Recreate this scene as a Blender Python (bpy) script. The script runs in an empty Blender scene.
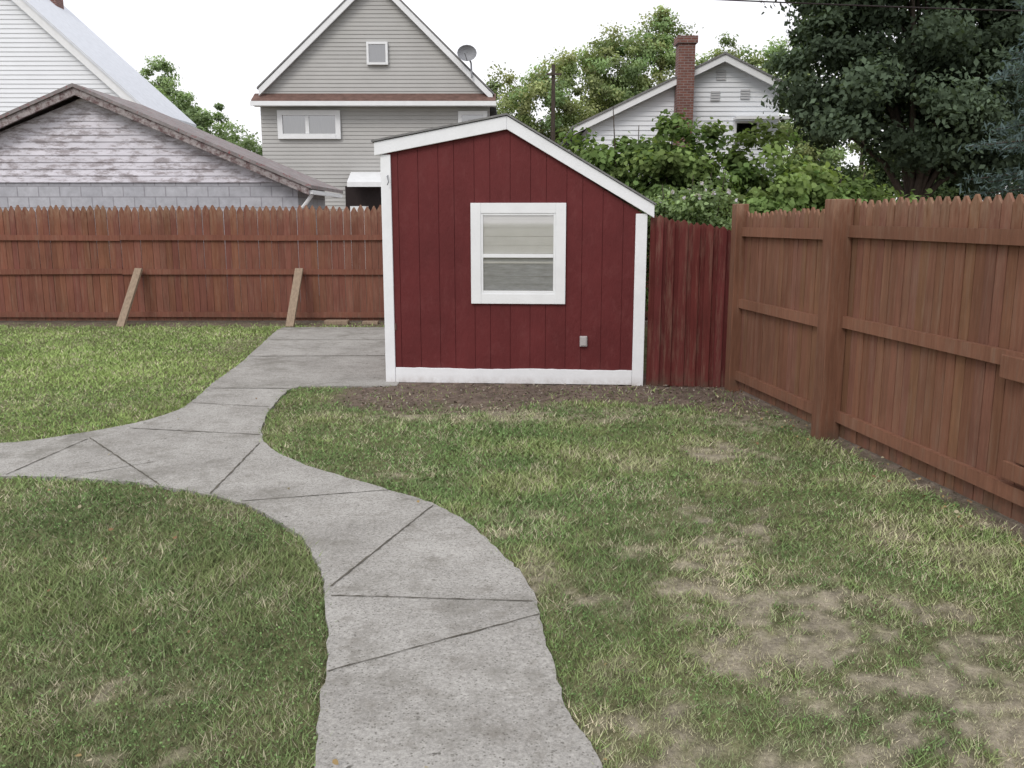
import bpy, bmesh, math, random
import numpy as np
from mathutils import Vector, Matrix
random.seed(7); rng=np.random.default_rng(7)
S=bpy.context.scene
S.view_settings.view_transform='Standard'; S.view_settings.look='None'; S.view_settings.exposure=0

# ---------------- materials ----------------
def newmat(name):
    m=bpy.data.materials.new(name); m.use_nodes=True
    nt=m.node_tree; nt.nodes.clear()
    out=nt.nodes.new('ShaderNodeOutputMaterial'); b=nt.nodes.new('ShaderNodeBsdfPrincipled')
    nt.links.new(b.outputs[0],out.inputs[0])
    return m,nt,b,out
def N(nt,t,**k):
    n=nt.nodes.new(t)
    for a,v in k.items(): setattr(n,a,v)
    return n
def coords(nt,scale=(1,1,1)):
    tc=N(nt,'ShaderNodeTexCoord'); mp=N(nt,'ShaderNodeMapping'); mp.inputs['Scale'].default_value=scale
    nt.links.new(tc.outputs['Object'],mp.inputs[0]); return mp.outputs[0]
def noise(nt,vec,scale,detail=4,rough=.6):
    n=N(nt,'ShaderNodeTexNoise'); n.inputs['Scale'].default_value=scale; n.inputs['Detail'].default_value=detail
    n.inputs['Roughness'].default_value=rough; nt.links.new(vec,n.inputs['Vector']); return n.outputs['Fac']
def ramp(nt,fac,stops):
    r=N(nt,'ShaderNodeValToRGB'); e=r.color_ramp.elements
    while len(e)<len(stops): e.new(.5)
    for i,(p,c) in enumerate(stops):
        e[i].position=p; e[i].color=(c[0],c[1],c[2],1) if hasattr(c,'__len__') else (c,c,c,1)
    nt.links.new(fac,r.inputs[0]); return r.outputs[0]
def mix(nt,a,b,fac,mode='MIX'):
    m=N(nt,'ShaderNodeMixRGB',blend_type=mode)
    for i,x in ((0,fac),(1,a),(2,b)):
        if isinstance(x,(int,float)): m.inputs[i].default_value=x if i==0 else (x,x,x,1)
        elif isinstance(x,tuple): m.inputs[i].default_value=(x[0],x[1],x[2],1)
        else: nt.links.new(x,m.inputs[i])
    return m.outputs[0]
def bump(nt,b,h,strength=.4,dist=.01):
    n=N(nt,'ShaderNodeBump'); n.inputs['Strength'].default_value=strength; n.inputs['Distance'].default_value=dist
    nt.links.new(h,n.inputs['Height']); nt.links.new(n.outputs[0],b.inputs['Normal'])
def attr(nt):
    a=N(nt,'ShaderNodeAttribute'); a.attribute_name='col'; return a.outputs['Color']
def zramp(nt,stops):
    tc=N(nt,'ShaderNodeTexCoord'); sp=N(nt,'ShaderNodeSeparateXYZ'); nt.links.new(tc.outputs['Object'],sp.inputs[0])
    d=N(nt,'ShaderNodeMath',operation='DIVIDE'); nt.links.new(sp.outputs[2],d.inputs[0]); d.inputs[1].default_value=2.
    return ramp(nt,d.outputs[0],stops)

def mat_paint(name,col,var=.12,sc=3,rough=.6,bs=.3,bsc=60,useattr=False,stretch=(1,1,1),dirt=None,spec=.3,ground=None):
    m,nt,b,o=newmat(name); v=coords(nt,stretch)
    n=noise(nt,v,sc,6,.65)
    c=mix(nt,tuple(x*(1-var) for x in col),tuple(min(1,x*(1+var)) for x in col),ramp(nt,n,[(.3,0.),(.7,1.)]))
    if dirt:
        n2=noise(nt,v,sc*2.7,8,.75)
        c=mix(nt,c,dirt[0],ramp(nt,n2,[(dirt[1],0.),(dirt[1]+dirt[2],1.)]))
    if ground:   # soil splashed on the foot of the wall
        gm=mix(nt,zramp(nt,[(.0,.8),(.05,0.)]),ramp(nt,noise(nt,coords(nt),9,7,.75),[(.35,0.),(.7,1.)]),1.,'MULTIPLY')
        c=mix(nt,c,ground,gm)
    nt.links.new(c,b.inputs['Base Color']); b.inputs['Roughness'].default_value=rough
    b.inputs['Specular IOR Level'].default_value=spec
    bump(nt,b,noise(nt,v,bsc,4,.6),bs,.006)
    return m
def mat_wood(name,streak=.30,rough=.85,spec=.12):
    m,nt,b,o=newmat(name); v=coords(nt,(14,14,1.1)); v2=coords(nt,(1,1,1))
    n=noise(nt,v,3,8,.7); n2=noise(nt,v2,1.3,5,.6); n3=noise(nt,coords(nt,(50,50,2)),2,4,.6)
    c=mix(nt,attr(nt),ramp(nt,n,[(.25,1-streak),(.75,1+streak*.6)]),1.,'MULTIPLY')
    c=mix(nt,c,ramp(nt,n2,[(.3,.82),(.7,1.14)]),1.,'MULTIPLY')
    c=mix(nt,c,(.27,.19,.14),mix(nt,0.,.55,ramp(nt,noise(nt,coords(nt,(9,9,.8)),2.2,7,.75),[(.50,0.),(.78,1.)])))
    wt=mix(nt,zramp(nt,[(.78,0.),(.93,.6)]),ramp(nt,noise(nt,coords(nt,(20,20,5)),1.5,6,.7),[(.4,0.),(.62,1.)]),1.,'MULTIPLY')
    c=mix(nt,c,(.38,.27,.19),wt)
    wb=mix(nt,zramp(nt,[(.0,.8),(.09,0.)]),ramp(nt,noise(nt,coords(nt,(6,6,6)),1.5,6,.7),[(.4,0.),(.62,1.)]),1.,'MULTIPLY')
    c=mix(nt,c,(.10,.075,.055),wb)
    nt.links.new(c,b.inputs['Base Color']); b.inputs['Roughness'].default_value=rough
    b.inputs['Specular IOR Level'].default_value=spec
    bump(nt,b,n3,.4,.004); return m
def mat_leaf(name,trans=.35):
    m,nt,b,o=newmat(name); nt.nodes.remove(b); c=attr(nt)
    b=N(nt,'ShaderNodeBsdfDiffuse'); nt.links.new(c,b.inputs[0])
    if trans<=0: nt.links.new(b.outputs[0],o.inputs[0]); return m
    t=N(nt,'ShaderNodeBsdfTranslucent'); nt.links.new(mix(nt,c,(1.1,1.15,.6),1.,'MULTIPLY'),t.inputs[0])
    ms=N(nt,'ShaderNodeMixShader'); ms.inputs[0].default_value=trans
    nt.links.new(b.outputs[0],ms.inputs[1]); nt.links.new(t.outputs[0],ms.inputs[2]); nt.links.new(ms.outputs[0],o.inputs[0])
    return m
def mat_glass(name,tint=.9,refl=.25):
    m,nt,b,o=newmat(name)
    t=N(nt,'ShaderNodeBsdfTransparent'); t.inputs[0].default_value=(tint,tint,tint,1)
    g=N(nt,'ShaderNodeBsdfGlossy'); g.inputs['Roughness'].default_value=.03
    ms=N(nt,'ShaderNodeMixShader'); ms.inputs[0].default_value=refl
    nt.links.new(t.outputs[0],ms.inputs[1]); nt.links.new(g.outputs[0],ms.inputs[2]); nt.links.new(ms.outputs[0],o.inputs[0]); return m
def mat_brick(name,c1,c2,mortar,scale,bw,bh,ms=.02):
    m,nt,b,o=newmat(name)
    tc=N(nt,'ShaderNodeTexCoord'); sp=N(nt,'ShaderNodeSeparateXYZ'); cb=N(nt,'ShaderNodeCombineXYZ'); ad=N(nt,'ShaderNodeMath',operation='ADD')
    nt.links.new(tc.outputs['Object'],sp.inputs[0]); nt.links.new(sp.outputs[0],ad.inputs[0]); nt.links.new(sp.outputs[1],ad.inputs[1])
    nt.links.new(ad.outputs[0],cb.inputs[0]); nt.links.new(sp.outputs[2],cb.inputs[1])
    br=N(nt,'ShaderNodeTexBrick'); nt.links.new(cb.outputs[0],br.inputs['Vector'])
    br.inputs['Color1'].default_value=(*c1,1); br.inputs['Color2'].default_value=(*c2,1); br.inputs['Mortar'].default_value=(*mortar,1)
    br.inputs['Scale'].default_value=scale; br.inputs['Brick Width'].default_value=bw; br.inputs['Row Height'].default_value=bh; br.inputs['Mortar Size'].default_value=ms
    n=noise(nt,tc.outputs['Object'],6,6,.7)
    nt.links.new(mix(nt,br.outputs[0],ramp(nt,n,[(.3,.8),(.7,1.15)]),1.,'MULTIPLY'),b.inputs['Base Color']); b.inputs['Roughness'].default_value=.9
    return m

M_trim=mat_paint('white_trim_paint',(.80,.82,.84),.05,4,.5,.25,40,dirt=((.42,.38,.34),.66,.12))
M_strim=mat_paint('shed_trim_paint',(.81,.83,.86),.05,4,.5,.3,40,dirt=((.50,.45,.43),.66,.12),ground=(.34,.28,.24))
M_red=mat_paint('barn_red_paint',(.118,.0225,.0235),.18,2.2,.62,1.0,26,spec=.2,dirt=((.155,.042,.042),.52,.25),stretch=(1,1,.55))
M_wood=mat_wood('stained_fence_wood')
M_dark=mat_paint('dark_recess',(.02,.012,.012),.1)
M_shing=mat_paint('grey_shingles',(.20,.20,.20),.25,12,.9,.6,60)
M_tan=mat_paint('old_board',(.29,.22,.16),.25,6,.8,.4,50,stretch=(6,6,1))
M_leaf=mat_leaf('leaf',.4); M_grass=mat_leaf('grass_blades',0)
M_bark=mat_paint('bark',(.07,.055,.045),.35,9,.95,.9,20,stretch=(3,3,.6))
M_glass=mat_glass('window_glass',.92,.26); M_glassd=mat_glass('house_window_glass',.35,.35)
M_blind=mat_paint('blind',(.70,.70,.68),.05,5)
M_curtain=mat_paint('curtain',(.5,.5,.5),.15,3,stretch=(8,1,1))
M_gside=mat_paint('grey_siding',(.45,.45,.44),.05,1.2,.7,.1)
M_wside=mat_paint('white_siding',(.80,.83,.87),.03,1,.7,.1)
M_rust=mat_paint('brown_roof_edge',(.15,.09,.075),.3,5,.8)
M_brick=mat_brick('red_brick',(.20,.085,.065),(.14,.06,.05),(.24,.20,.19),1,.22,.075,.01)
M_block=mat_brick('concrete_block',(.42,.43,.47),(.48,.49,.53),(.30,.30,.33),1,.42,.21,.012)
M_peel=mat_paint('peeling_paint_boards',(.70,.69,.75),.12,1.6,.8,.3,40,stretch=(.7,.7,2.6),dirt=((.36,.33,.35),.47,.12))
M_peeltrim=mat_paint('peeling_trim',(.36,.33,.33),.25,3,.8,.3,40,dirt=((.13,.085,.085),.44,.14))
M_gar_roof=mat_paint('garage_roofing',(.25,.23,.23),.3,5,.9,.5,40,dirt=((.25,.075,.08),.54,.1))
M_metal=mat_paint('grey_metal',(.25,.26,.28),.1,5,.45)

# ---------------- mesh builder ----------------
class MB:
    def __init__(s,mats): s.v=[];s.f=[];s.c=[];s.m=[];s.mats=mats
    def add(s,vs,fs,mat=0,col=(1,1,1),xf=None):
        o=len(s.v)
        for p in vs:
            p=Vector(p); p=xf@p if xf is not None else p
            s.v.append(tuple(p)); s.c.append(col)
        for f in fs: s.f.append([i+o for i in f]); s.m.append(mat)
    def box(s,x0,x1,y0,y1,z0,z1,mat=0,col=(1,1,1),xf=None):
        s.add([(x0,y0,z0),(x1,y0,z0),(x1,y1,z0),(x0,y1,z0),(x0,y0,z1),(x1,y0,z1),(x1,y1,z1),(x0,y1,z1)],
              [(3,2,1,0),(4,5,6,7),(0,1,5,4),(1,2,6,5),(2,3,7,6),(3,0,4,7)],mat,col,xf)
    def prism(s,poly,y0,y1,mat=0,col=(1,1,1),xf=None):
        n=len(poly); vs=[(x,y0,z) for x,z in poly]+[(x,y1,z) for x,z in poly]
        fs=[tuple(range(n)),tuple(range(2*n-1,n-1,-1))]+[((i+1)%n,i,i+n,(i+1)%n+n) for i in range(n)]
        s.add(vs,fs,mat,col,xf)
    def bar(s,p0,p1,w,h,mat=0,col=(1,1,1),up=(0,0,1)):
        p0=Vector(p0);p1=Vector(p1); d=(p1-p0); L=d.length; d.normalize(); a=d.cross(Vector(up)).normalized(); b=a.cross(d).normalized()
        xf=Matrix((( d.x,a.x,b.x,p0.x),(d.y,a.y,b.y,p0.y),(d.z,a.z,b.z,p0.z),(0,0,0,1)))
        s.box(0,L,-w/2,w/2,-h/2,h/2,mat,col,xf)
    def tube(s,pts,rad,seg=8,mat=0,col=(1,1,1)):
        o=len(s.v); n=len(pts)
        for i,p in enumerate(pts):
            p=Vector(p); d=(Vector(pts[min(i+1,n-1)])-Vector(pts[max(i-1,0)])).normalized()
            a=d.cross(Vector((.3,1,.1))).normalized(); b=d.cross(a)
            for k in range(seg):
                t=2*math.pi*k/seg; s.v.append(tuple(p+(a*math.cos(t)+b*math.sin(t))*rad[i])); s.c.append(col)
        for i in range(n-1):
            for k in range(seg):
                s.f.append([o+i*seg+k,o+i*seg+(k+1)%seg,o+(i+1)*seg+(k+1)%seg,o+(i+1)*seg+k]); s.m.append(mat)
    def clap(s,lf,rt,z0,z1,pitch,y,depth=.022,mat=0,col=(1,1,1)):
        z=z0
        while z<z1-1e-4:
            zt=min(z+pitch,z1)
            a,b,c,d=lf(z),rt(z),rt(zt),lf(zt)
            if b-a>.01:
                s.add([(a,y-depth,z),(b,y-depth,z),(c,y,zt),(d,y,zt),(a,y,z),(b,y,z)],[(0,1,2,3),(4,5,1,0)],mat,col)
            z=zt
    def build(s,name,parent=None,bevel=0,recalc=True,smooth=False):
        me=bpy.data.meshes.new(name); me.from_pydata(s.v,[],s.f)
        for m in s.mats: me.materials.append(m)
        me.polygons.foreach_set('material_index',s.m)
        ca=me.color_attributes.new('col','FLOAT_COLOR','POINT')
        ca.data.foreach_set('color',np.concatenate([np.array(s.c,dtype=np.float32),np.ones((len(s.c),1),np.float32)],1).ravel())
        if recalc:
            bm=bmesh.new(); bm.from_mesh(me); bmesh.ops.recalc_face_normals(bm,faces=bm.faces); bm.to_mesh(me); bm.free()
        if smooth: me.polygons.foreach_set('use_smooth',[True]*len(me.polygons))
        ob=bpy.data.objects.new(name,me); S.collection.objects.link(ob)
        if parent: ob.parent=parent
        if bevel:
            bv=ob.modifiers.new('b','BEVEL'); bv.width=bevel; bv.segments=2; bv.limit_method='ANGLE'
        return ob
def empty(name,loc=(0,0,0),rz=0):
    e=bpy.data.objects.new(name,None); e.location=loc; e.rotation_euler=(0,0,rz); S.collection.objects.link(e); return e
def np_mesh(name,V,k,C,mat,parent=None):
    n=len(V)//k; me=bpy.data.meshes.new(name)
    me.vertices.add(n*k); me.vertices.foreach_set('co',V.astype(np.float32).ravel())
    me.loops.add(n*k); me.loops.foreach_set('vertex_index',np.arange(n*k,dtype=np.int32))
    me.polygons.add(n); me.polygons.foreach_set('loop_start',np.arange(0,n*k,k,dtype=np.int32))
    me.update(calc_edges=True)
    ca=me.color_attributes.new('col','FLOAT_COLOR','POINT')
    cc=np.ones((n*k,4),np.float32); cc[:,:3]=np.repeat(C,k,axis=0); ca.data.foreach_set('color',cc.ravel())
    me.materials.append(mat); ob=bpy.data.objects.new(name,me); S.collection.objects.link(ob)
    if parent: ob.parent=parent
    return ob

# ---------------- numpy noise ----------------
_T=rng.random((256,256))
def vn(x,y,s,off=0):
    x=np.asarray(x)*s+off+1000; y=np.asarray(y)*s+off*1.7+1000
    xi=np.floor(x).astype(int); yi=np.floor(y).astype(int); fx=x-xi; fy=y-yi
    fx=fx*fx*(3-2*fx); fy=fy*fy*(3-2*fy)
    g=lambda a,b:_T[a%256,b%256]
    return (g(xi,yi)*(1-fx)+g(xi+1,yi)*fx)*(1-fy)+(g(xi,yi+1)*(1-fx)+g(xi+1,yi+1)*fx)*fy
def fbm(x,y,s,off=0,o=4):
    r=0;a=1;t=0
    for i in range(o): r=r+a*vn(x,y,s*2**i,off+i*13.1); t+=a; a*=.55
    return r/t
sst=lambda a,b,x:(lambda t:t*t*(3-2*t))(np.clip((x-a)/(b-a),0,1))

# ---------------- path outline (metres) ----------------
def catmull(P,n=6):
    P=[np.array(p,float) for p in P]; out=[]
    Q=[2*P[0]-P[1]]+P+[2*P[-1]-P[-2]]
    for i in range(1,len(Q)-2):
        for k in range(n):
            t=k/n; a,b,c,d=Q[i-1],Q[i],Q[i+1],Q[i+2]
            out.append(.5*((2*b)+(-a+c)*t+(2*a-5*b+4*c-d)*t*t+(-a+3*b-3*c+d)*t**3))
    out.append(P[-1]); return [tuple(p) for p in out]
left=[(-.42,-1.),(-.48,.8),(-.55,1.9),(-.603,2.458),(-.651,2.722),(-.682,2.987),(-.735,3.3),(-.822,3.68),(-.90,3.96),(-1.0,4.21),(-1.15,4.5),(-1.364,4.78),(-1.60,5.01),(-1.905,5.2),(-2.277,5.37),(-2.64,5.48),(-3.33,5.56),(-5,5.45),(-9,5.2)]
upper=[(-9,6.1),(-5,6.2),(-3.82,6.42),(-3.48,6.64),(-3.165,6.98),(-2.985,7.34),(-2.92,7.76),(-2.975,8.3),(-3.06,8.98),(-3.15,10.14),(-3.36,11.82),(-3.52,13.1),(-3.55,13.7)]
right=[(-2.12,8.70),(-2.19,8.51),(-2.15,7.89),(-2.07,7.27),(-1.936,6.68),(-1.756,6.29),(-1.453,5.88),(-1.12,5.57),(-.754,5.26),(-.48,5.01),(-.29,4.74),(-.14,4.43),(-.035,4.15),(.06,3.9),(.112,3.58),(.14,3.22),(.175,2.85),(.222,2.64),(.27,2.458),(.36,1.9),(.45,.8),(.5,-1)]
outline=catmull(left)+catmull(upper)+[(-1.15,13.7),(-1.15,8.77)]+catmull(right)
outline=[(x+random.uniform(-.008,.008),y+random.uniform(-.008,.008)) for x,y in outline]
PX=np.array(outline)
def inside(x,y,P=PX):
    r=np.zeros(x.shape,bool); n=len(P)
    for i in range(n):
        x0,y0=P[i]; x1,y1=P[(i+1)%n]
        if y0==y1: continue
        c=((y0>y)!=(y1>y))&(x<(x1-x0)*(y-y0)/(y1-y0)+x0); r^=c
    return r
def fenceX(y): return 2.2+.142*(8.6-y)

# ---------------- ground ----------------
dry_p=[(1.14,4.65,.4,.5,.55),(1.2,3.5,.6,.6,.68),(1.5,3.0,.75,.5,.66),(1.35,2.45,.8,.45,.80),(.45,2.5,.3,.4,.55),(.3,3.75,.28,.4,.45),(-.05,4.75,.3,.4,.4),(.75,4.0,.5,.6,.45),
       (1.75,6.0,.5,.5,.4),(-1.45,2.95,.45,.25,.45),(-1.0,2.5,.5,.2,.4),(-1.7,5.0,.5,.15,.4),(-.9,5.5,.6,.2,.4),(1.9,7.2,.5,.4,.45),(1.0,2.1,.9,.4,.6),(-4.2,7.9,1.6,.5,.3),(-.2,7.5,1.8,.45,.5),(-3.6,12,.5,1.5,.3)]
def fields(x,y):
    d=np.zeros(np.shape(x))
    wx=x+.5*(fbm(x,y,2.1,61,4)-.5)+.16*(fbm(x,y,9,64,3)-.5); wy=y+.6*(fbm(x,y,2.1,71,4)-.5)+.16*(fbm(x,y,9,74,3)-.5)
    for cx,cy,rx,ry,a in dry_p: d=np.maximum(d,a*np.exp(-(((wx-cx)/rx)**2+((wy-cy)/ry)**2)))
    n=fbm(x,y,2.2,3,5); n2=fbm(x,y,7,9,4); n5=fbm(x,y,22,19,3)
    d=np.clip(d*(.1+.9*sst(.3,.62,n2)+.8*sst(.35,.65,n5))+ .5*sst(.48,.72,n)*sst(-1.2,.8,x+.2*(n2-.5))*(.4+1.2*n5)*sst(8,5,y),0,1)
    edge=7.72+.5*(fbm(x,y,1.6,21,4)-.5)*2+.15*np.sin(x*2)
    soil=sst(-.25,.5,y-edge+.6*(n2-.5))*sst(-1.95,-1.4,x)*(y<9.6)*(x<2.6)
    soil=np.maximum(soil,(sst(.22,.05,fenceX(y)-x)*(.5+.6*n2)*(y<9)))
    soil=np.maximum(soil,sst(13.5,14.1,y+.8*(n2-.5))*.8)
    return d,np.clip(soil,0,1),n,n2
def axis(a,b,step,far): 
    f=np.arange(a,b+1e-6,step); l=a-np.array([400,250,150,90,50,25,12,6,3,1.5,.7,.3][-far:]) ; r=b+np.array([.3,.7,1.5,3,6,12,25,50,90,150,250,400])
    return np.concatenate([l,f,r])
xs=axis(-9.5,3.6,.05,12); ys=axis(.5,14.6,.05,12)
GX,GY=np.meshgrid(xs,ys); d,soil,n1,n2=fields(GX,GY); n3=rng.random(GX.shape); n4=fbm(GX,GY,.6,44,3)
def mixc(a,b,t): return a*(1-t[...,None])+b*t[...,None]
g=mixc(np.array([.13,.14,.065]),np.array([.19,.18,.10]),n1)
g=mixc(g,np.array([.33,.295,.225]),sst(.25,.85,d)); g=mixc(g,np.array([.18,.14,.115]),soil)
g=g*(.72+.56*n3[...,None])*(.8+.4*n2[...,None])
inn=inside(GX.ravel(),GY.ravel()).reshape(GX.shape)
fine=((GX>-9.6)&(GX<3.7)&(GY>.4)&(GY<14.7))
GZ=np.where(fine,.02*(n4-.5)+.014*(n2-.5)+.006*n3*(.3+soil),-.01); GZ=np.where(inn,-.015,GZ)
ny,nx=GX.shape
idx=np.arange(nx*ny).reshape(ny,nx)
F=np.stack([idx[:-1,:-1],idx[:-1,1:],idx[1:,1:],idx[1:,:-1]],-1).reshape(-1,4)
me=bpy.data.meshes.new('ground'); me.from_pydata(np.stack([GX,GY,GZ],-1).reshape(-1,3).tolist(),[],F.tolist())
ca=me.color_attributes.new('col','FLOAT_COLOR','POINT'); ca.data.foreach_set('color',np.concatenate([g.reshape(-1,3),np.ones((nx*ny,1))],1).astype(np.float32).ravel())
m,nt,b,o=newmat('soil_and_turf'); v=coords(nt)
c=mix(nt,attr(nt),ramp(nt,noise(nt,v,45,6,.75),[(.3,.6),(.7,1.4)]),1.,'MULTIPLY')
nt.links.new(c,b.inputs['Base Color']); b.inputs['Roughness'].default_value=.95; b.inputs['Specular IOR Level'].default_value=.1
bump(nt,b,noise(nt,v,70,5,.7),.9,.02)
me.materials.append(m); me.polygons.foreach_set('use_smooth',[True]*len(me.polygons)); gr=bpy.data.objects.new('ground',me); S.collection.objects.link(gr)

# ---------------- concrete path ----------------
m,nt,b,o=newmat('concrete'); v=coords(nt)
c=mix(nt,(.31,.30,.28),(.45,.44,.415),ramp(nt,noise(nt,v,1.6,7,.65),[(.3,0.),(.7,1.)]))
c=mix(nt,c,ramp(nt,noise(nt,v,55,6,.92),[(.3,.45),(.7,1.40)]),1.,'MULTIPLY')
c=mix(nt,c,(.19,.178,.155),mix(nt,0.,.85,ramp(nt,noise(nt,v,6,10,.85),[(.50,0.),(.68,1.)])))
c=mix(nt,c,(.18,.172,.15),mix(nt,0.,.7,ramp(nt,noise(nt,v,1.3,10,.75),[(.52,0.),(.64,1.)])))
c=mix(nt,c,(.07,.065,.055),mix(nt,0.,.8,ramp(nt,noise(nt,v,17,3,.5),[(.70,0.),(.76,1.)])))
vor=N(nt,'ShaderNodeTexVoronoi'); vor.inputs['Scale'].default_value=60; nt.links.new(v,vor.inputs['Vector'])
c=mix(nt,c,(.11,.105,.09),mix(nt,0.,.75,ramp(nt,vor.outputs['Distance'],[(.12,1.),(.3,0.)])))
nt.links.new(c,b.inputs['Base Color']); b.inputs['Roughness'].default_value=.95; b.inputs['Specular IOR Level'].default_value=.12
bump(nt,b,noise(nt,v,100,5,.8),.7,.004)
M_conc=m
pe=empty('concrete_path')
mb=MB([M_conc]); n=len(outline)
mb.add([(x,y,.016) for x,y in outline]+[(x,y,-.08) for x,y in outline],[tuple(range(n))]+[((i+1)%n,i,i+n,(i+1)%n+n) for i in range(n)])
mb.build('slab',pe)
M_joint=mat_paint('joint_dirt',(.10,.092,.075),.35,9,.95,.5,80)
J=[((-3.22,6.58),(-2.21,5.36),.012),((-3.05,6.9),(-1.95,6.68),.012),((-1.88,6.42),(-1.83,5.17),.013),((-1.6,5.03),(-.76,5.25),.009),((-.46,4.95),(-.82,3.79),.011),((-.80,3.69),(.09,3.63),.008),((-.68,3.02),(.115,3.5),.0075),((-3.3,5.58),(-3.22,6.55),.009),((-3.0,8.62),(-2.2,8.6),.02),((-3.2,10.7),(-1.16,10.75),.025),((-2.9,7.9),(-2.16,7.72),.010),((-3.35,12.2),(-1.16,12.2),.02),((-2.45,5.9),(-2.9,5.52),.006)]
mb=MB([M_joint])
for a,bb,w in J:
    a=np.array(a);bb=np.array(bb); L=np.linalg.norm(bb-a); k=max(4,int(L/.04)); dd=(bb-a)/L; nn=np.array([-dd[1],dd[0]])
    pts=[]; 
    for i in range(k+1):
        p=a+(bb-a)*i/k+nn*random.uniform(-.003,.003); ww=w/2*random.uniform(.4,1.3); pts.append((p+nn*ww,p-nn*ww))
    vs=[];fs=[]
    for i,(p,q) in enumerate(pts): vs+= [(p[0],p[1],.0195),(q[0],q[1],.0195)]
    for i in range(k): fs.append((2*i,2*i+1,2*i+3,2*i+2))
    mb.add(vs,fs)
mb.build('joints',pe)

# ---------------- grass ----------------
NB=760000
u=rng.random(NB); y=1.3*(14.3/1.3)**(u**.80)
hw=1.6+y*.66; x=rng.uniform(-1,1,NB)*hw
keep=(x<fenceX(y)-.03)&(x>-9.4)
keep&=~((x>-1.35)&(x<1.4)&(y>8.8)&(y<11.6)); keep&=~((x>1.2)&(y>8.7))
x=x[keep];y=y[keep]
jx=x+rng.normal(0,.014,len(x)); jy=y+rng.normal(0,.014,len(x))
k=~inside(jx,jy); x=x[k];y=y[k]
d,soil,n1,n2=fields(x,y); r=rng.random(len(x))
pk=(1-.90*sst(.1,.9,soil))*(1-.55*sst(.3,.9,d))*(.45+.95*n2)
k=r<pk; x,y,d,soil,n1,n2=[a[k] for a in (x,y,d,soil,n1,n2)]
nb=len(x)
sc=np.clip(y/3.2,.8,3.2)
h=(rng.uniform(.010,.034,nb)*(1-.55*sst(.3,.9,d))*(.55+.85*n1))*np.clip(sc,.9,1.2)
w=rng.uniform(.0017,.0032,nb)*sc
th=rng.uniform(0,2*np.pi,nb); ln=rng.uniform(.3,1.8,nb)*h; ph=rng.uniform(0,2*np.pi,nb)
z0=np.full(nb,-.004)
A=np.stack([x-np.cos(th)*w,y-np.sin(th)*w,z0],-1);B=np.stack([x+np.cos(th)*w,y+np.sin(th)*w,z0],-1)
C=np.stack([x+np.cos(ph)*ln,y+np.sin(ph)*ln,h],-1)
V=np.stack([A,B,C],1).reshape(-1,3)
lawnL=sst(-1.5,-3.0,x)*sst(5.8,7,y); nearL=sst(-.3,-1.0,x)*sst(5.6,4.6,y)
lf=fbm(x,y,.9,131,3); lf2=fbm(x,y,4.5,171,4)
gc=mixc(np.array([.175,.265,.105]),np.array([.285,.355,.145]),sst(.3,.7,n1))
gc=mixc(gc,np.array([.33,.45,.15]),lawnL*.65)
gc=mixc(gc,np.array([.19,.235,.115]),nearL*.45)
gc=mixc(gc,np.array([.48,.43,.32]),np.clip(sst(.15,.75,d)*.75+ (rng.random(nb)<.08+.30*sst(.45,.7,lf2))*.75,0,1))
gc*=(rng.uniform(.65,1.35,nb)*(.72+.56*lf)*(.78+.44*lf2))[:,None]
lw=np_mesh('lawn_grass',V,3,gc,M_grass)

# leaf-card generator
HEX=np.array([(0,-.5),(.36,-.22),(.32,.18),(0,.55),(-.32,.18),(-.36,-.22)]); DIA=np.array([(0,-.5),(.3,0),(0,.5),(-.3,0)])
def leafcards(P,size,C,name,mat=M_leaf,shape=HEX,up=.5,outw=None,parent=None,tilt=1.):
    n=len(P); nr=rng.normal(0,1,(n,3))*tilt
    if outw is not None: nr+=outw*1.1
    nr[:,2]+=up; nr/=np.linalg.norm(nr,axis=1)[:,None]
    t=np.cross(nr,rng.normal(0,1,(n,3))); t/=np.linalg.norm(t,axis=1)[:,None]; bt=np.cross(nr,t)
    k=len(shape); V=P[:,None,:]+(t[:,None,:]*shape[None,:,0:1]+bt[:,None,:]*shape[None,:,1:2])*size[:,None,None]
    V=V+nr[:,None,:]*(np.abs(shape[None,:,0:1])*.35*size[:,None,None])
    return np_mesh(name,V.reshape(-1,3),k,C,mat,parent)
# clover / broadleaf weeds
n=60000; u=rng.random(n); y=1.4*(8.6/1.4)**(u**.8); x=rng.uniform(-1,1,n)*(1.5+y*.6)
k=(x<fenceX(y)-.05)&(x>-8)&~inside(x,y)&(fbm(x,y,1.3,77,4)>.40+.16*rng.random(n)); x=x[k];y=y[k]; d,so,n1,n2=fields(x,y); k=(rng.random(len(x))>d*1.5)&(so<.5); x=x[k];y=y[k]
P=np.stack([x,y,rng.uniform(.008,.024,len(x))],-1)
cc=np.array([.165,.26,.10])*rng.uniform(.65,1.35,len(x))[:,None]
leafcards(P,rng.uniform(.006,.014,len(x))*np.clip(y/4,.8,1.6),cc,'clover_patch',up=1.6,mat=M_grass)
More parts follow.
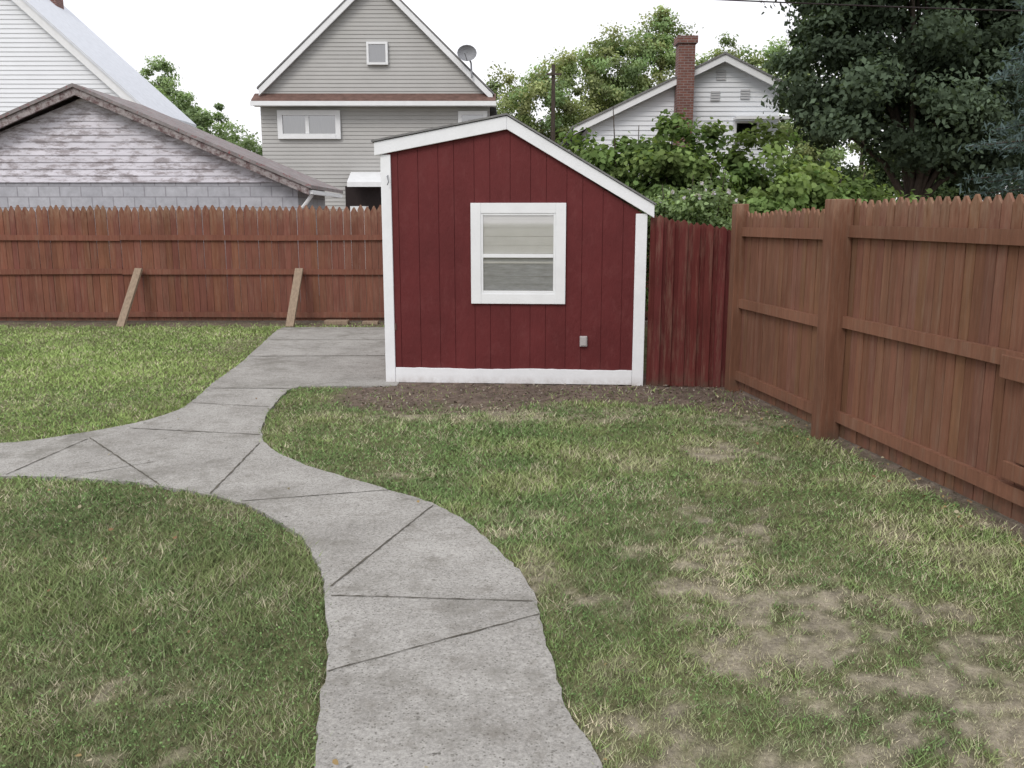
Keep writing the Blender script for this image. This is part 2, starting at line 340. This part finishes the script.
# fallen leaves / chips on the soil
n=2400; x=rng.uniform(-1.6,2.2,n); y=rng.uniform(7.4,8.85,n); d,so,n1,n2=fields(x,y); k=(so>.4)&~inside(x,y); x=x[k];y=y[k]
P=np.stack([x,y,rng.uniform(.006,.016,len(x))],-1); cols=np.array([[.12,.09,.07],[.24,.18,.14],[.17,.13,.10],[.3,.27,.23]])[rng.integers(0,4,len(x))]*rng.uniform(.6,1.2,len(x))[:,None]
leafcards(P,rng.uniform(.01,.028,len(x)),cols,'mulch',up=2.5,mat=M_grass)
n=70; y=rng.uniform(2,9,n); x=rng.uniform(-1,1,n)*(1+y*.6); k=(x<fenceX(y)-.03)&(x>-8); x=x[k];y=y[k]
xf=fenceX(np.linspace(4,8.5,160))-rng.uniform(.03,.5,160)**1.4; x=np.concatenate([x,xf]); y=np.concatenate([y,np.linspace(4,8.5,160)])
P=np.stack([x,y,rng.uniform(.022,.035,len(x))],-1); cols=np.array([[.30,.22,.11],[.22,.14,.08],[.4,.36,.25]])[rng.integers(0,3,len(x))]
leafcards(P,rng.uniform(.012,.030,len(x)),cols,'fallen_leaves',up=2.2,mat=M_grass)

# ---------------- fences ----------------
BR=np.array([.198,.096,.062])
def fxf(p0,p1,flip=1):
    p0=Vector((*p0,0));p1=Vector((*p1,0)); d=(p1-p0).normalized(); nrm=Vector((d.y,-d.x,0))*flip
    return Matrix(((d.x,nrm.x,0,p0.x),(d.y,nrm.y,0,p0.y),(0,0,1,0),(0,0,0,1))),(p1-p0).length
def fence(name,p0,p1,H,pitch,rails,base=BR,flip=1,point=.05,hj=.012,par=None,railw=.085,alt=0,z0=.03,gap=.005,var=.12):
    xf,L=fxf(p0,p1,flip); mb=MB([M_wood]); u=0
    while u<L-.02:
        pw=pitch*random.uniform(.88,1.12)
        w=min(pw,L-u)-gap; h=(H(u/L) if callable(H) else H)+random.uniform(-hj,hj); c=base*random.uniform(1-var,1+var)*np.array([1,random.uniform(.95,1.07),random.uniform(.94,1.08)])
        off=alt if int(round(u/pitch))%2 else 0; off+=random.uniform(-.003,.003); sk=random.uniform(-.005,.005)
        a,bq=u,u+w
        mb.prism([(a,z0),(bq,z0),(bq+sk,h-point),(a+w*.58+sk,h),(a+w*.42+sk,h),(a+sk,h-point)],-.018+off,off,0,tuple(c),xf); u+=pw
    for z in rails:
        uu=0
        while uu<L:
            e=min(uu+2.4,L); c=base*random.uniform(.95,1.15); za=z+random.uniform(-.010,.010); zb=z+random.uniform(-.010,.010)
            mb.add([(uu,.004+alt,za-railw/2),(e-.004,.004+alt,zb-railw/2),(e-.004,.042+alt,zb-railw/2),(uu,.042+alt,za-railw/2),(uu,.004+alt,za+railw/2),(e-.004,.004+alt,zb+railw/2),(e-.004,.042+alt,zb+railw/2),(uu,.042+alt,za+railw/2)],
              [(3,2,1,0),(4,5,6,7),(0,1,5,4),(1,2,6,5),(2,3,7,6),(3,0,4,7)],0,tuple(c),xf); uu=e
    return mb.build(name,par)
fb=empty('wooden_fence')
BB=BR*np.array([1.04,.90,.98])
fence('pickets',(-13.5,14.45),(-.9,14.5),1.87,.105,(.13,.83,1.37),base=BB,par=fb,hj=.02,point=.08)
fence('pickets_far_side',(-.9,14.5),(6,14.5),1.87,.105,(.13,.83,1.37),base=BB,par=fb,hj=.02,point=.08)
mb=MB([M_tan])
for x0,x1 in ((-6.10,-6.00),(-3.45,-3.42)):
    mb.bar((x0-.03,13.82,.0),(x1,14.37,.88),.13,.045)
mb.build('braces',fb,bevel=.004)
mb=MB([M_tan]); mb.box(-3.0,-2.62,14.1,14.28,0,.07); mb.box(-2.4,-2.15,14.15,14.3,0,.05); mb.build('loose_planks',fb,bevel=.01)

fr=empty('wooden_fence')
P_far=(2.21,8.55); P_mid=(fenceX(6.66),6.66); P_near=(fenceX(4.0),4.0)
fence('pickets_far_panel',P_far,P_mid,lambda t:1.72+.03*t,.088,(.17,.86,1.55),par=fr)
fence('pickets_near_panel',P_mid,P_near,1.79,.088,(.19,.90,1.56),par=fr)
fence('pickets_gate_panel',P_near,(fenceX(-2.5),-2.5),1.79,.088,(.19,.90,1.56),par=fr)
xf,L=fxf(P_far,P_near)
mb=MB([M_wood])
def post(u,w,h,y0=-.02,y1=.10,base=BR): mb.box(u-w/2,u+w/2,y0,y1,-.1,h,0,tuple(base*.95),xf)
post(-.03,.12,1.80); post(1.93,.15,1.80,.004,.16); post(4.62,.15,1.80)
mb.box(3.78,4.6,.044,.07,.80,.93,0,tuple(BR*1.05),xf); mb.box(3.98,4.08,.045,.072,.37,.79,0,tuple(BR*.95),xf); mb.box(3.88,4.6,.044,.07,.26,.36,0,tuple(BR*1.0),xf)
mb.build('posts',fr,bevel=.006)

RD=np.array([.115,.028,.026])
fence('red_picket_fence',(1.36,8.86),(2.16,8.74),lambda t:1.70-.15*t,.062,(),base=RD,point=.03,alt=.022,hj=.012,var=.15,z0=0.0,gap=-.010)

# ---------------- shed ----------------
sh=empty('garden_shed',(-1.28,8.985,0),math.atan2(-.165,2.59))
W=2.595; PKX=1.235; ZL=2.30; ZP=2.53; ZR=1.69; D=2.4
def top(x): return ZL+(ZP-ZL)*x/PKX if x<PKX else ZP+(ZR-ZP)*(x-PKX)/(W-PKX)
mb=MB([M_red,M_dark])
mb.prism([(.01,.02),(W-.01,.02),(W-.01,ZR-.01),(PKX,ZP-.01),(.01,ZL-.01)],.008,D,0)
edges=[0]; i=0
while edges[-1]<W-.1:
    edges.append(edges[-1]+[.155,.2,.2,.155,.2][i%5]); i+=1
edges[-1]=W
for p,q in zip(edges[:-1],edges[1:]):
    a,bq=p+.0022,q-.0022
    pts=[(a,.02),(bq,.02),(bq,top(bq))]+([(PKX,ZP)] if a<PKX<bq else [])+[(a,top(a))]
    mb.prism(pts,0,.008,0)
mb.build('siding',sh,bevel=.0015)
mb=MB([M_strim])
mb.box(-.012,.088,-.022,.09,.0,ZL-.02); mb.box(W-.10,W+.012,-.022,.09,.0,ZR+.02)
xsb=np.linspace(.09,W-.102,40); up_=[.163+.004*math.sin(x*5)+random.uniform(-.003,.003) for x in xsb]
mb.prism([(xsb[0],.012),(xsb[-1],.012)]+[(x,z) for x,z in zip(xsb[::-1],up_[::-1])],-.020,-.002)
def rake(x0,z0,x1,z1,h,y0,y1): mb.prism([(x0,z0-h),(x1,z1-h),(x1,z1),(x0,z0)],y0,y1)
rake(-.065,2.395,PKX-.0005,2.635,.125,-.048,-.020)
rake(PKX+.0005,2.635,W+.075,1.795,.125,-.048,-.020)
rake(-.065,2.395,PKX,2.635,.03,-.0195,D+.05); rake(PKX,2.635,W+.075,1.795,.03,-.0195,D+.05)
mb.build('trim_boards',sh,bevel=.004)
mb=MB([M_shing])
mb.prism([(-.09,2.397),(PKX,2.642),(PKX,2.660),(-.09,2.415)],-.065,D+.08); mb.prism([(PKX+.0005,2.642),(W+.09,1.79),(W+.09,1.808),(PKX+.0005,2.660)],-.065,D+.08)
mb.build('roof',sh)
wx0,wx1,wz0,wz1=.875,1.815,.825,1.815
mb=MB([M_trim]); f=.10
mb.box(wx0,wx0+f,-.032,0,wz0,wz1); mb.box(wx1-f,wx1,-.032,0,wz0,wz1); mb.box(wx0+f,wx1-f,-.030,0,wz1-f,wz1); mb.box(wx0+f,wx1-f,-.030,0,wz0,wz0+f)
a0,a1,c0,c1=wx0+f,wx1-f,wz0+f,wz1-f; mz=(c0+c1)/2-.02
for (p,q,r_,s_) in ((a0,a0+.022,c0,c1),(a1-.022,a1,c0,c1)): mb.box(p,q,-.024,0,r_,s_)
mb.box(a0+.022,a1-.022,-.023,0,c1-.02,c1); mb.box(a0+.022,a1-.022,-.023,0,c0,c0+.03); mb.box(a0+.022,a1-.022,-.026,0,mz-.018,mz+.018)
mb.build('window_frame',sh,bevel=.003)
mb=MB([M_blind,mat_paint('shade_lower',(.36,.37,.39),.25,7,stretch=(1,1,5))])
def slats(z,ze,mi,gap,dp):
    while z<ze:
        dz=random.uniform(-.001,.001); sl_=random.uniform(-.0015,.0015)
        mb.add([(a0+.022,-.003-dp,z+dz),(a1-.022,-.003-dp,z+dz+sl_),(a1-.022,-.003,z+gap+dz+sl_),(a0+.022,-.003,z+gap+dz)],[(0,1,2,3)],mi); z+=gap
slats(mz+.02,c1-.02,0,.085,.0022); slats(c0+.03,mz-.02,1,.07,.0025)
mb.box(a0+.022,a1-.022,-.009,-.0062,mz-.075,mz-.055,0)
mb.build('window_shade',sh)
mb=MB([M_glass]); mb.add([(a0+.02,-.017,c0),(a1-.02,-.017,c0),(a1-.02,-.017,c1),(a0+.02,-.017,c1)],[(0,1,2,3)]); mb.build('window_pane',sh,recalc=False)
mb=MB([mat_paint('light_metal',(.42,.40,.40),.1,5,.45)]); mb.box(1.965,2.04,-.035,-.001,.40,.505); mb.box(1.975,2.03,-.045,-.035,.41,.50); mb.build('outlet_box',sh,bevel=.008)
mb=MB([M_metal,M_rust]); mb.tube([(.06,-.024,2.08),(.06,-.06,2.07),(.075,-.07,2.02),(.06,-.055,1.99)],[.006]*4,6,0); mb.box(.089,.105,-.012,-.001,.55,.62,1)
mb.build('hook',sh)

# ---------------- houses ----------------
def win(mb,x0,x1,z0,z1,y,fr=.10,sash=True,cur=False):
    mb.box(x0,x1,y-.01,y+.0,z0,z1,2 if not cur else 3)
    mb.box(x0,x0+fr,y-.09,y-.011,z0,z1,0); mb.box(x1-fr,x1,y-.09,y-.011,z0,z1,0)
    mb.box(x0+fr,x1-fr,y-.085,y-.011,z1-fr,z1,0); mb.box(x0+fr,x1-fr,y-.11,y-.011,z0,z0+fr,0)
    mb.add([(x0+fr,y-.04,z0+fr),(x1-fr,y-.04,z0+fr),(x1-fr,y-.04,z1-fr),(x0+fr,y-.04,z1-fr)],[(0,1,2,3)],1)
WM=[M_trim,M_glassd,M_dark,M_curtain]
h=empty('grey_house'); Y=30.
pk=(-4.36,9.25); el=(-8.13,5.80); er=(-.62,5.62); wl,wr=-8.18,-.72
mb=MB([M_gside]); 
mb.prism([(wl+.15,0),(wr-.15,0),(wr-.15,5.5),(pk[0],8.95),(wl+.15,5.6)],Y+.05,Y+10)
mb.clap(lambda z:wl,lambda z:wr,0,5.28,.125,Y)
sL=(pk[1]-el[1])/(pk[0]-el[0]); sR=(pk[1]-er[1])/(er[0]-pk[0])
mb.clap(lambda z:max(wl,pk[0]-(pk[1]-z)/sL+.1),lambda z:min(wr,pk[0]+(pk[1]-z)/sR-.1),5.5,9.1,.125,Y-.02)
mb.build('walls',h,recalc=False)
mb=MB([M_trim,M_rust,M_shing])
mb.prism([(el[0],el[1]-.22),(pk[0]-.001,pk[1]-.22),(pk[0]-.001,pk[1]),(el[0],el[1])],Y-.30,Y-.22,0)
mb.prism([(pk[0]+.001,pk[1]-.22),(er[0],er[1]-.22),(er[0],er[1]),(pk[0]+.001,pk[1])],Y-.30,Y-.22,0)
mb.prism([(el[0]-.05,el[1]-.02),(pk[0]-.001,pk[1]+.003),(pk[0]-.001,pk[1]+.06),(el[0]-.05,el[1]+.04)],Y-.32,Y+10.2,2)
mb.prism([(pk[0]+.001,pk[1]+.003),(er[0]+.05,er[1]-.02),(er[0]+.05,er[1]+.04),(pk[0]+.001,pk[1]+.06)],Y-.32,Y+10.2,2)
mb.add([(wl-.15,Y-.5,5.42),(wr+.2,Y-.5,5.42),(wr+.2,Y-.03,5.68),(wl-.15,Y-.03,5.68),(wl-.15,Y-.5,5.36),(wr+.2,Y-.5,5.36)],[(0,1,2,3),(4,5,1,0)],1)
mb.box(wl-.17,wr+.22,Y-.56,Y-.505,5.24,5.38,0); mb.box(wl-.15,wr+.2,Y-.5,Y-.03,5.26,5.30,0)
mb.build('roof_and_gutter',h)
mb=MB(WM); win(mb,-7.62,-5.58,4.25,5.15,Y-.03,.16,cur=True); mb.box(-6.72,-6.6,Y-.1,Y-.045,4.42,4.98,0); mb.box(-7.4,-6.75,Y-.05,Y-.042,4.7,4.98,3); win(mb,-4.66,-3.98,6.55,7.25,Y-.06,.07,cur=True); win(mb,-1.75,-.80,4.55,5.12,Y-.03,.12,cur=True)
mb.box(-5.5,-4.1,Y-.05,Y-.03,0,2.75,2); mb.box(-5.35,-4.75,Y-.09,Y-.055,0,2.1,0)
mb.add([(-5.3,Y-.04,3.2),(-4.05,Y-.04,3.2),(-4.05,Y-.8,2.85),(-5.3,Y-.8,2.85),(-5.3,Y-.8,2.70),(-4.05,Y-.8,2.70)],[(0,1,2,3),(3,2,5,4)],0)
mb.build('windows_and_door',h)
mb=MB([M_metal])
cx,cy,cz=-1.42,29.4,6.85; rr=[0,.12,.22,.31]; seg=16; vs=[(cx,cy+.10,cz)]; fs=[]
for i,r in enumerate(rr[1:]):
    for kk in range(seg): t=2*math.pi*kk/seg; vs.append((cx+r*math.cos(t),cy+.10-r*r*1.1,cz+.8*r*math.sin(t)+.25*(-r*r)))
for kk in range(seg): fs.append((0,1+kk,1+(kk+1)%seg))
for i in range(2):
    for kk in range(seg): a=1+i*seg; fs.append((a+kk,a+seg+kk,a+seg+(kk+1)%seg,a+(kk+1)%seg))
mb.add(vs,fs); mb.tube([(cx,cy+.12,cz),(cx+.12,cy+.2,cz-.3),(cx+.14,cy+.2,cz-.75)],[.03,.03,.03],6); mb.tube([(cx,cy+.05,cz-.25),(cx-.05,cy-.35,cz-.1)],[.015,.015],5)
mb.build('satellite_dish',h)

# white house, far left
h=empty('white_house'); Y=34.; xe,ze=-13.35,5.55; s=.92; xr=-22.; zr=ze+s*(xe-xr)
mb=MB([M_wside]); mb.prism([(-30,0),(xe-.6,0),(xe-.6,ze+.35),(xr,zr-.3),(-30,zr-.3-7.4)],Y+.05,Y+4.2)
mb.clap(lambda z:-29.9 ,lambda z:min(xe-.55,xe-(z-ze)/s-.2),0,zr-.2,.16,Y,.03); mb.build('walls',h,recalc=False)
mb=MB([M_trim,mat_paint('pale_roof',(.66,.69,.74),.08,5,.9,.4,30),M_brick])
mb.prism([(xr,zr-.35),(xe,ze-.35),(xe,ze),(xr,zr)],Y-.3,Y-.2,0)
mb.prism([(xr,zr+.005),(xe+.1,ze-.09),(xe+.1,ze+.03),(xr,zr+.14)],Y-.35,Y+4.6,1)
mb.prism([(-31,zr-8.4),(xr-.002,zr+.005),(xr-.002,zr+.14),(-31,zr-8.25)],Y-.35,Y+4.6,1)
mb.box(-18.55,-18.0,Y+3.2,Y+3.8,7,11.0,2); mb.build('roof_and_chimney',h)

# white house, right
h=empty('white_house'); Y=28.; pk=(6.32,6.48); el=(1.85,4.38); er=(8.5,5.45); sL=(pk[1]-el[1])/(pk[0]-el[0]); sR=(pk[1]-er[1])/(er[0]-pk[0])
mb=MB([M_wside]); mb.prism([(2.35,0),(8.05,0),(8.05,5.5),(pk[0],6.3),(2.35,4.48)],Y+.05,Y+9)
mb.clap(lambda z:max(2.3,pk[0]-(pk[1]-z)/sL+.1),lambda z:min(8.1,pk[0]+(pk[1]-z)/sR-.1),0,6.4,.14,Y,.03); mb.build('walls',h,recalc=False)
mb=MB([M_trim,M_shing,M_brick])
mb.prism([(el[0],el[1]-.2),(pk[0]-.001,pk[1]-.2),(pk[0]-.001,pk[1]),(el[0],el[1])],Y-.38,Y-.3,0)
mb.prism([(pk[0]+.001,pk[1]-.2),(er[0],er[1]-.2),(er[0],er[1]),(pk[0]+.001,pk[1])],Y-.38,Y-.3,0)
mb.prism([(el[0]-.05,el[1]-.02),(pk[0]-.001,pk[1]+.003),(pk[0]-.001,pk[1]+.06),(el[0]-.05,el[1]+.04)],Y-.42,Y+9.2,1)
mb.prism([(pk[0]+.001,pk[1]+.003),(er[0]+.05,er[1]-.02),(er[0]+.05,er[1]+.04),(pk[0]+.001,pk[1]+.06)],Y-.42,Y+9.2,1)
mb.box(4.90,5.38,Y-.62,Y-.1,2.5,6.75,2); mb.box(4.84,5.44,Y-.68,Y-.04,6.75,6.95,2); mb.build('roof_and_chimney',h)
mb=MB(WM+[mat_paint('vent_louvre',(.55,.56,.58),.05,3)])
for xv,zv in ((6.0,5.2),(6.9,5.25),(6.15,5.8)):
    for kk in range(4): mb.box(xv,xv+.28,Y-.07,Y-.04,zv+kk*.075,zv+kk*.075+.05,4)
win(mb,6.75,7.5,4.0,4.6,Y-.04,.06); mb.box(6.7,8.3,Y-.5,Y-.1,4.62,4.7,0); mb.build('windows',h)

# garage, left
h=empty('old_garage'); Y=18.; GD=2.6; pk=(-8.36,4.14); s=.425; xR=-4.25; xL=-12.5
mb=MB([M_peel,M_block])
mb.prism([(xL,2.42),(xR,2.42),(pk[0],4.0)],Y+.05,Y+GD,0); mb.prism([(xL,0),(xR,0),(xR,2.38),(xL,2.38)],Y,Y+GD,1)
mb.clap(lambda z:max(xL,pk[0]-(pk[1]-.15-z)/s),lambda z:min(xR,pk[0]+(pk[1]-.15-z)/s),2.38,4.05,.13,Y-.02,.02,0)
mb.build('walls',h,recalc=False)
mb=MB([M_peeltrim,M_gar_roof,M_trim])
xe=xR+.30; ze=pk[1]-s*(xe-pk[0]); xw=xL-.42; zw=ze
mb.prism([(pk[0]+.001,pk[1]-.14),(xe,ze-.14),(xe,ze),(pk[0]+.001,pk[1])],Y-.34,Y-.28,0); mb.prism([(xw,zw-.14),(pk[0]-.001,pk[1]-.14),(pk[0]-.001,pk[1]),(xw,zw)],Y-.34,Y-.28,0)
mb.prism([(pk[0]+.001,pk[1]+.003),(xe+.06,ze-.02),(xe+.06,ze+.05),(pk[0]+.001,pk[1]+.07)],Y-.38,Y+GD+.3,1); mb.prism([(xw-.06,zw-.02),(pk[0]-.001,pk[1]+.003),(pk[0]-.001,pk[1]+.07),(xw-.06,zw+.05)],Y-.38,Y+GD+.3,1)
mb.box(xe-.02,xe+.06,Y-.3,Y+GD+.2,ze-.12,ze-.04,2); mb.tube([(xe+.03,Y-.2,ze-.12),(xe-.1,Y-.15,ze-.28),(xR+.06,Y-.1,ze-.42),(xR+.06,Y-.1,0)],[.04]*4,8,2)
mb.build('roof',h)

# ---------------- utility pole + wire ----------------
up=empty('utility_pole'); mb=MB([M_bark]); mb.tube([(1.56,35,0),(1.56,35,4),(1.56,35,7.4)],[.10,.09,.07],10); mb.box(1.3,1.85,34.86,34.92,7.0,7.07); mb.build('pole',up)
mb=MB([M_dark]); pts=[]
for i in range(25):
    t=i/24; xx=-2+22*t; pts.append((xx,18,5.86-.0315*xx*.9+.004*(xx-9)**2*.4))
mb.tube(pts,[.014]*25,5); mb.build('power_cable')

# ---------------- trees ----------------
def crown(name,ells,ncl,clr,nleaf,size,base,parent,shape=DIA,hi=1.5,lo=.5,flat=.6,yell=.0,up=.6,surf=.6):
    vols=np.array([e[3]*e[4]*e[5] for e in ells])**.75; vols/=vols.sum(); Ps=[];Cs=[];O=[];cents=[]
    for ci in range(ncl):
        e=ells[rng.choice(len(ells),p=vols)]
        dv=rng.normal(0,1,3); dv/=np.linalg.norm(dv); r=rng.uniform(surf,1.0)
        c=np.array(e[:3])+dv*r*np.array(e[3:6]); cents.append(c)
        cr=clr*rng.uniform(.55,1.35); n=int(nleaf*rng.uniform(.6,1.4))
        q=rng.normal(0,1,(n,3)); q/=np.linalg.norm(q,axis=1)[:,None]; q*=(rng.random(n)**.45)[:,None]*cr; q[:,2]*=flat
        q+=rng.normal(0,cr*.16,(n,3))
        P=c+q; tint=rng.uniform(lo,hi); hl=.75+.5*(q[:,2]/(cr*flat)*.5+.5)  # leaves high in a clump coloured lighter: top light painted into the colour
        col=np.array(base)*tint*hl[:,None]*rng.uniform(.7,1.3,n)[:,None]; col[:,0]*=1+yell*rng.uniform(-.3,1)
        Ps.append(P);Cs.append(col);O.append(q/cr+dv*.7)
    P=np.concatenate(Ps);C=np.concatenate(Cs);O=np.concatenate(O)
    k=P[:,2]>.05; P=P[k];C=C[k];O=O[k]
    leafcards(P,size*rng.uniform(.6,1.35,len(P)),np.clip(C,0,.75),name,shape=shape,up=up,outw=O,parent=parent)
    return cents
def trunk(parent,base,topz,r,cents,nl=10,lean=(0,0)):
    mb=MB([M_bark]); b=Vector(base); pts=[];rad=[]
    for i in range(8):
        t=i/7; pts.append((b.x+lean[0]*t+.12*math.sin(i*1.7)*r*3,b.y+lean[1]*t,b.z+topz*t)); rad.append(r*(1.25-.95*t) if i else r*1.6)
    mb.tube(pts,rad,10)
    for c in cents[:nl]:
        i=random.randint(2,6); p=Vector(pts[i]); c=Vector(c); 
        if c.z<p.z-.5: continue
        m1=p.lerp(c,.35)+Vector((0,0,.15*(c-p).length)); m2=p.lerp(c,.7)+Vector((0,0,.12*(c-p).length)); rr=rad[i]
        mb.tube([p,m1,m2,c],[rr*.5,rr*.33,rr*.2,rr*.06],6)
    mb.build('trunk_and_limbs',parent,smooth=True)

t=empty('maple_tree')
E=[(9.6,22,6.8,3.1,2.6,3.0),(7.5,21.6,5.0,1.3,1.6,1.8),(7.7,21.8,8.2,2.1,2,2.0),(11.8,22.5,5.4,2.2,2.2,2.8),(9.3,21.5,4.0,2.6,1.6,1.3),(12.5,22,8.2,2.2,2,2),(11.5,22,3.3,1.8,1.5,1.0)]
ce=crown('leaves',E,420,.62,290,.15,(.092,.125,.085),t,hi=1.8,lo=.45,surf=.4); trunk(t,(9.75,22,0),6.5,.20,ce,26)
t=empty('spruce_tree')
mb=MB([M_bark]); mb.tube([(9.0,14.5,0),(9.0,14.5,4),(9.0,14.5,8.5)],[.2,.13,.02],8); 
Ps=[];Os=[]; sp=np.array([9.0,14.5,0.])
for i in range(270):
    z=.7+7.5*rng.random(); R=2.0*(1-(z-.4)/8.6)**.8; a=rng.uniform(0,2*np.pi); dv=np.array([np.cos(a),np.sin(a),0]); st=sp+np.array([0,0,z])
    L=R*rng.uniform(.75,1.1); tip=st+dv*L+np.array([0,0,-.12*L]) 
    mb.tube([tuple(st),tuple(tip)],[.025,.006],4)
    n=170; s_=rng.random(n)**.6; q=st+(tip-st)*s_[:,None]; q+=rng.normal(0,.09,(n,3))*np.array([1,1,.6]); Ps.append(q); Os.append(np.tile(dv,(n,1)))
mb.build('trunk_and_branches',t)
P=np.concatenate(Ps); leafcards(P,rng.uniform(.06,.13,len(P)),np.array([.13,.18,.185])*rng.uniform(.5,1.5,len(P))[:,None],'needles',shape=DIA*np.array([.45,1.3]),outw=np.concatenate(Os)*.3,parent=t,up=.2)

t=empty('distant_trees'); 
E=[(-.3,47,6.8,1.5,2,2.4),(1.5,46,6.6,1.5,2,2.6),(3.6,48,8.0,1.8,2,2.8),(5.3,49,9.0,1.8,2,2.6),(7.4,50,8.8,2.2,2,3.0),(8.0,50,11.2,1.2,1.5,1.5),(10.8,48,8.3,2.2,2,2.6),(13.2,48,8.0,2.4,2,2.6),(4.5,46,5,4,2,2),(11.5,47,5.,5,2,2),(18,47,6,4,2,3.5)]
crown('leaves',E,700,.62,170,.17,(.27,.36,.18),t,hi=1.35,lo=.65,yell=.25)  # pale leaf base: distance haze is painted into the colour
mb=MB([M_bark])
for e in E: mb.tube([(e[0],e[1],0),(e[0],e[1],e[2])],[.2,.08],6)
mb.build('trunks',t)
t=empty('distant_trees'); E=[(-18.3,50,7.2,1.3,1.5,1.9),(-16.4,50,6.2,1.6,1.5,1.6),(-14.2,48,4.6,1.6,1.4,1.4),(-19.8,52,9.2,1.0,1.,1.4),(-12.4,46,3.2,1.3,1.3,1.6)]
crown('leaves',E,210,.45,140,.16,(.28,.37,.20),t,hi=1.35,lo=.65); mb=MB([M_bark])  # leaf colour lightened here too, standing in for haze
for e in E: mb.tube([(e[0],e[1],0),(e[0],e[1],e[2])],[.16,.06],6)
mb.build('trunks',t)
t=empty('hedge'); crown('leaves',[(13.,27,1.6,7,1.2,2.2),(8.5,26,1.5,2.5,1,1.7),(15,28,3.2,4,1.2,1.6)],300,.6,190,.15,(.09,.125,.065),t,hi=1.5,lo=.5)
t=empty('grapevine_bush')
E=[(1.1,12.8,1.75,.8,.6,1.15),(2.2,12.2,1.75,1.0,.8,1.25),(3.2,12.0,1.55,1.0,.9,1.25),(4.2,12.2,1.4,.9,.9,1.1),(5.0,12.4,1.25,.8,.8,.95),(5.7,12.6,1.15,.7,.7,.75),(1.7,12.5,2.3,.8,.5,.55)]
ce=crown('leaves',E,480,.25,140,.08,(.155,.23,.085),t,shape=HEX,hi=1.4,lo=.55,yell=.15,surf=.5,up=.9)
mb=MB([M_bark])
for e in E:
    for j in range(5):
        c=Vector(e[:3])+Vector((random.uniform(-.6,.6),random.uniform(-.3,.3),random.uniform(.3,.9))); mb.tube([(e[0],e[1],0),(e[0]*.5+c.x*.5,e[1],.8),c],[.03,.02,.006],5)
mb.build('stems',t)
t=empty('rose_of_sharon')
E=[(2.05,9.9,1.6,.42,.3,.5),(1.7,10.2,1.55,.38,.3,.45)]
ce=crown('leaves',E,110,.15,55,.045,(.23,.31,.155),t,shape=HEX,hi=1.4,lo=.6,surf=.3); mb=MB([M_bark])
for j in range(14):
    c=ce[j]; mb.tube([(1.95,10,0),(1.95*.5+c[0]*.5,10,.8),tuple(c+np.array([0,0,.25]))],[.02,.012,.004],5)
mb.build('stems',t)
cs=sorted(ce,key=lambda c:-c[2])[:12]
P=np.array([c+np.array([0,-.19,.03]) for c in cs]); Pn=np.repeat(P,5,axis=0)+rng.normal(0,.010,(len(cs)*5,3))
leafcards(Pn,np.full(len(Pn),.042),np.tile([.66,.62,.74],(len(Pn),1)),'flowers',parent=t,up=.3)

# ---------------- world, sun, camera ----------------
w=bpy.data.worlds.new('World'); S.world=w; w.use_nodes=True; nt=w.node_tree; bg=nt.nodes['Background']
sk=nt.nodes.new('ShaderNodeTexSky'); sk.sky_type='NISHITA'; sk.sun_disc=False
EL=math.radians(42); AZ=math.radians(205)
sk.sun_elevation=EL; sk.sun_rotation=AZ
mx=nt.nodes.new('ShaderNodeMixRGB'); mx.inputs[0].default_value=.92; mx.inputs[2].default_value=(12.3,12.2,12.6,1)
nt.links.new(sk.outputs[0],mx.inputs[1]); nt.links.new(mx.outputs[0],bg.inputs[0]); bg.inputs[1].default_value=.1
sd=bpy.data.lights.new('sun','SUN'); sd.energy=1.25; sd.angle=math.radians(22); sd.color=(1,.94,.86)
so=bpy.data.objects.new('sun',sd); S.collection.objects.link(so)
dv=Vector((math.sin(AZ)*math.cos(EL),math.cos(AZ)*math.cos(EL),math.sin(EL)))
so.rotation_euler=dv.to_track_quat('Z','Y').to_euler()
cd=bpy.data.cameras.new('camera'); co=bpy.data.objects.new('camera',cd); S.collection.objects.link(co)
co.location=(0,0,1.65); co.rotation_euler=(math.radians(90-10.47),0,0); cd.sensor_width=36; cd.lens=31.2; cd.clip_end=2000; cd.clip_start=.05
S.camera=co
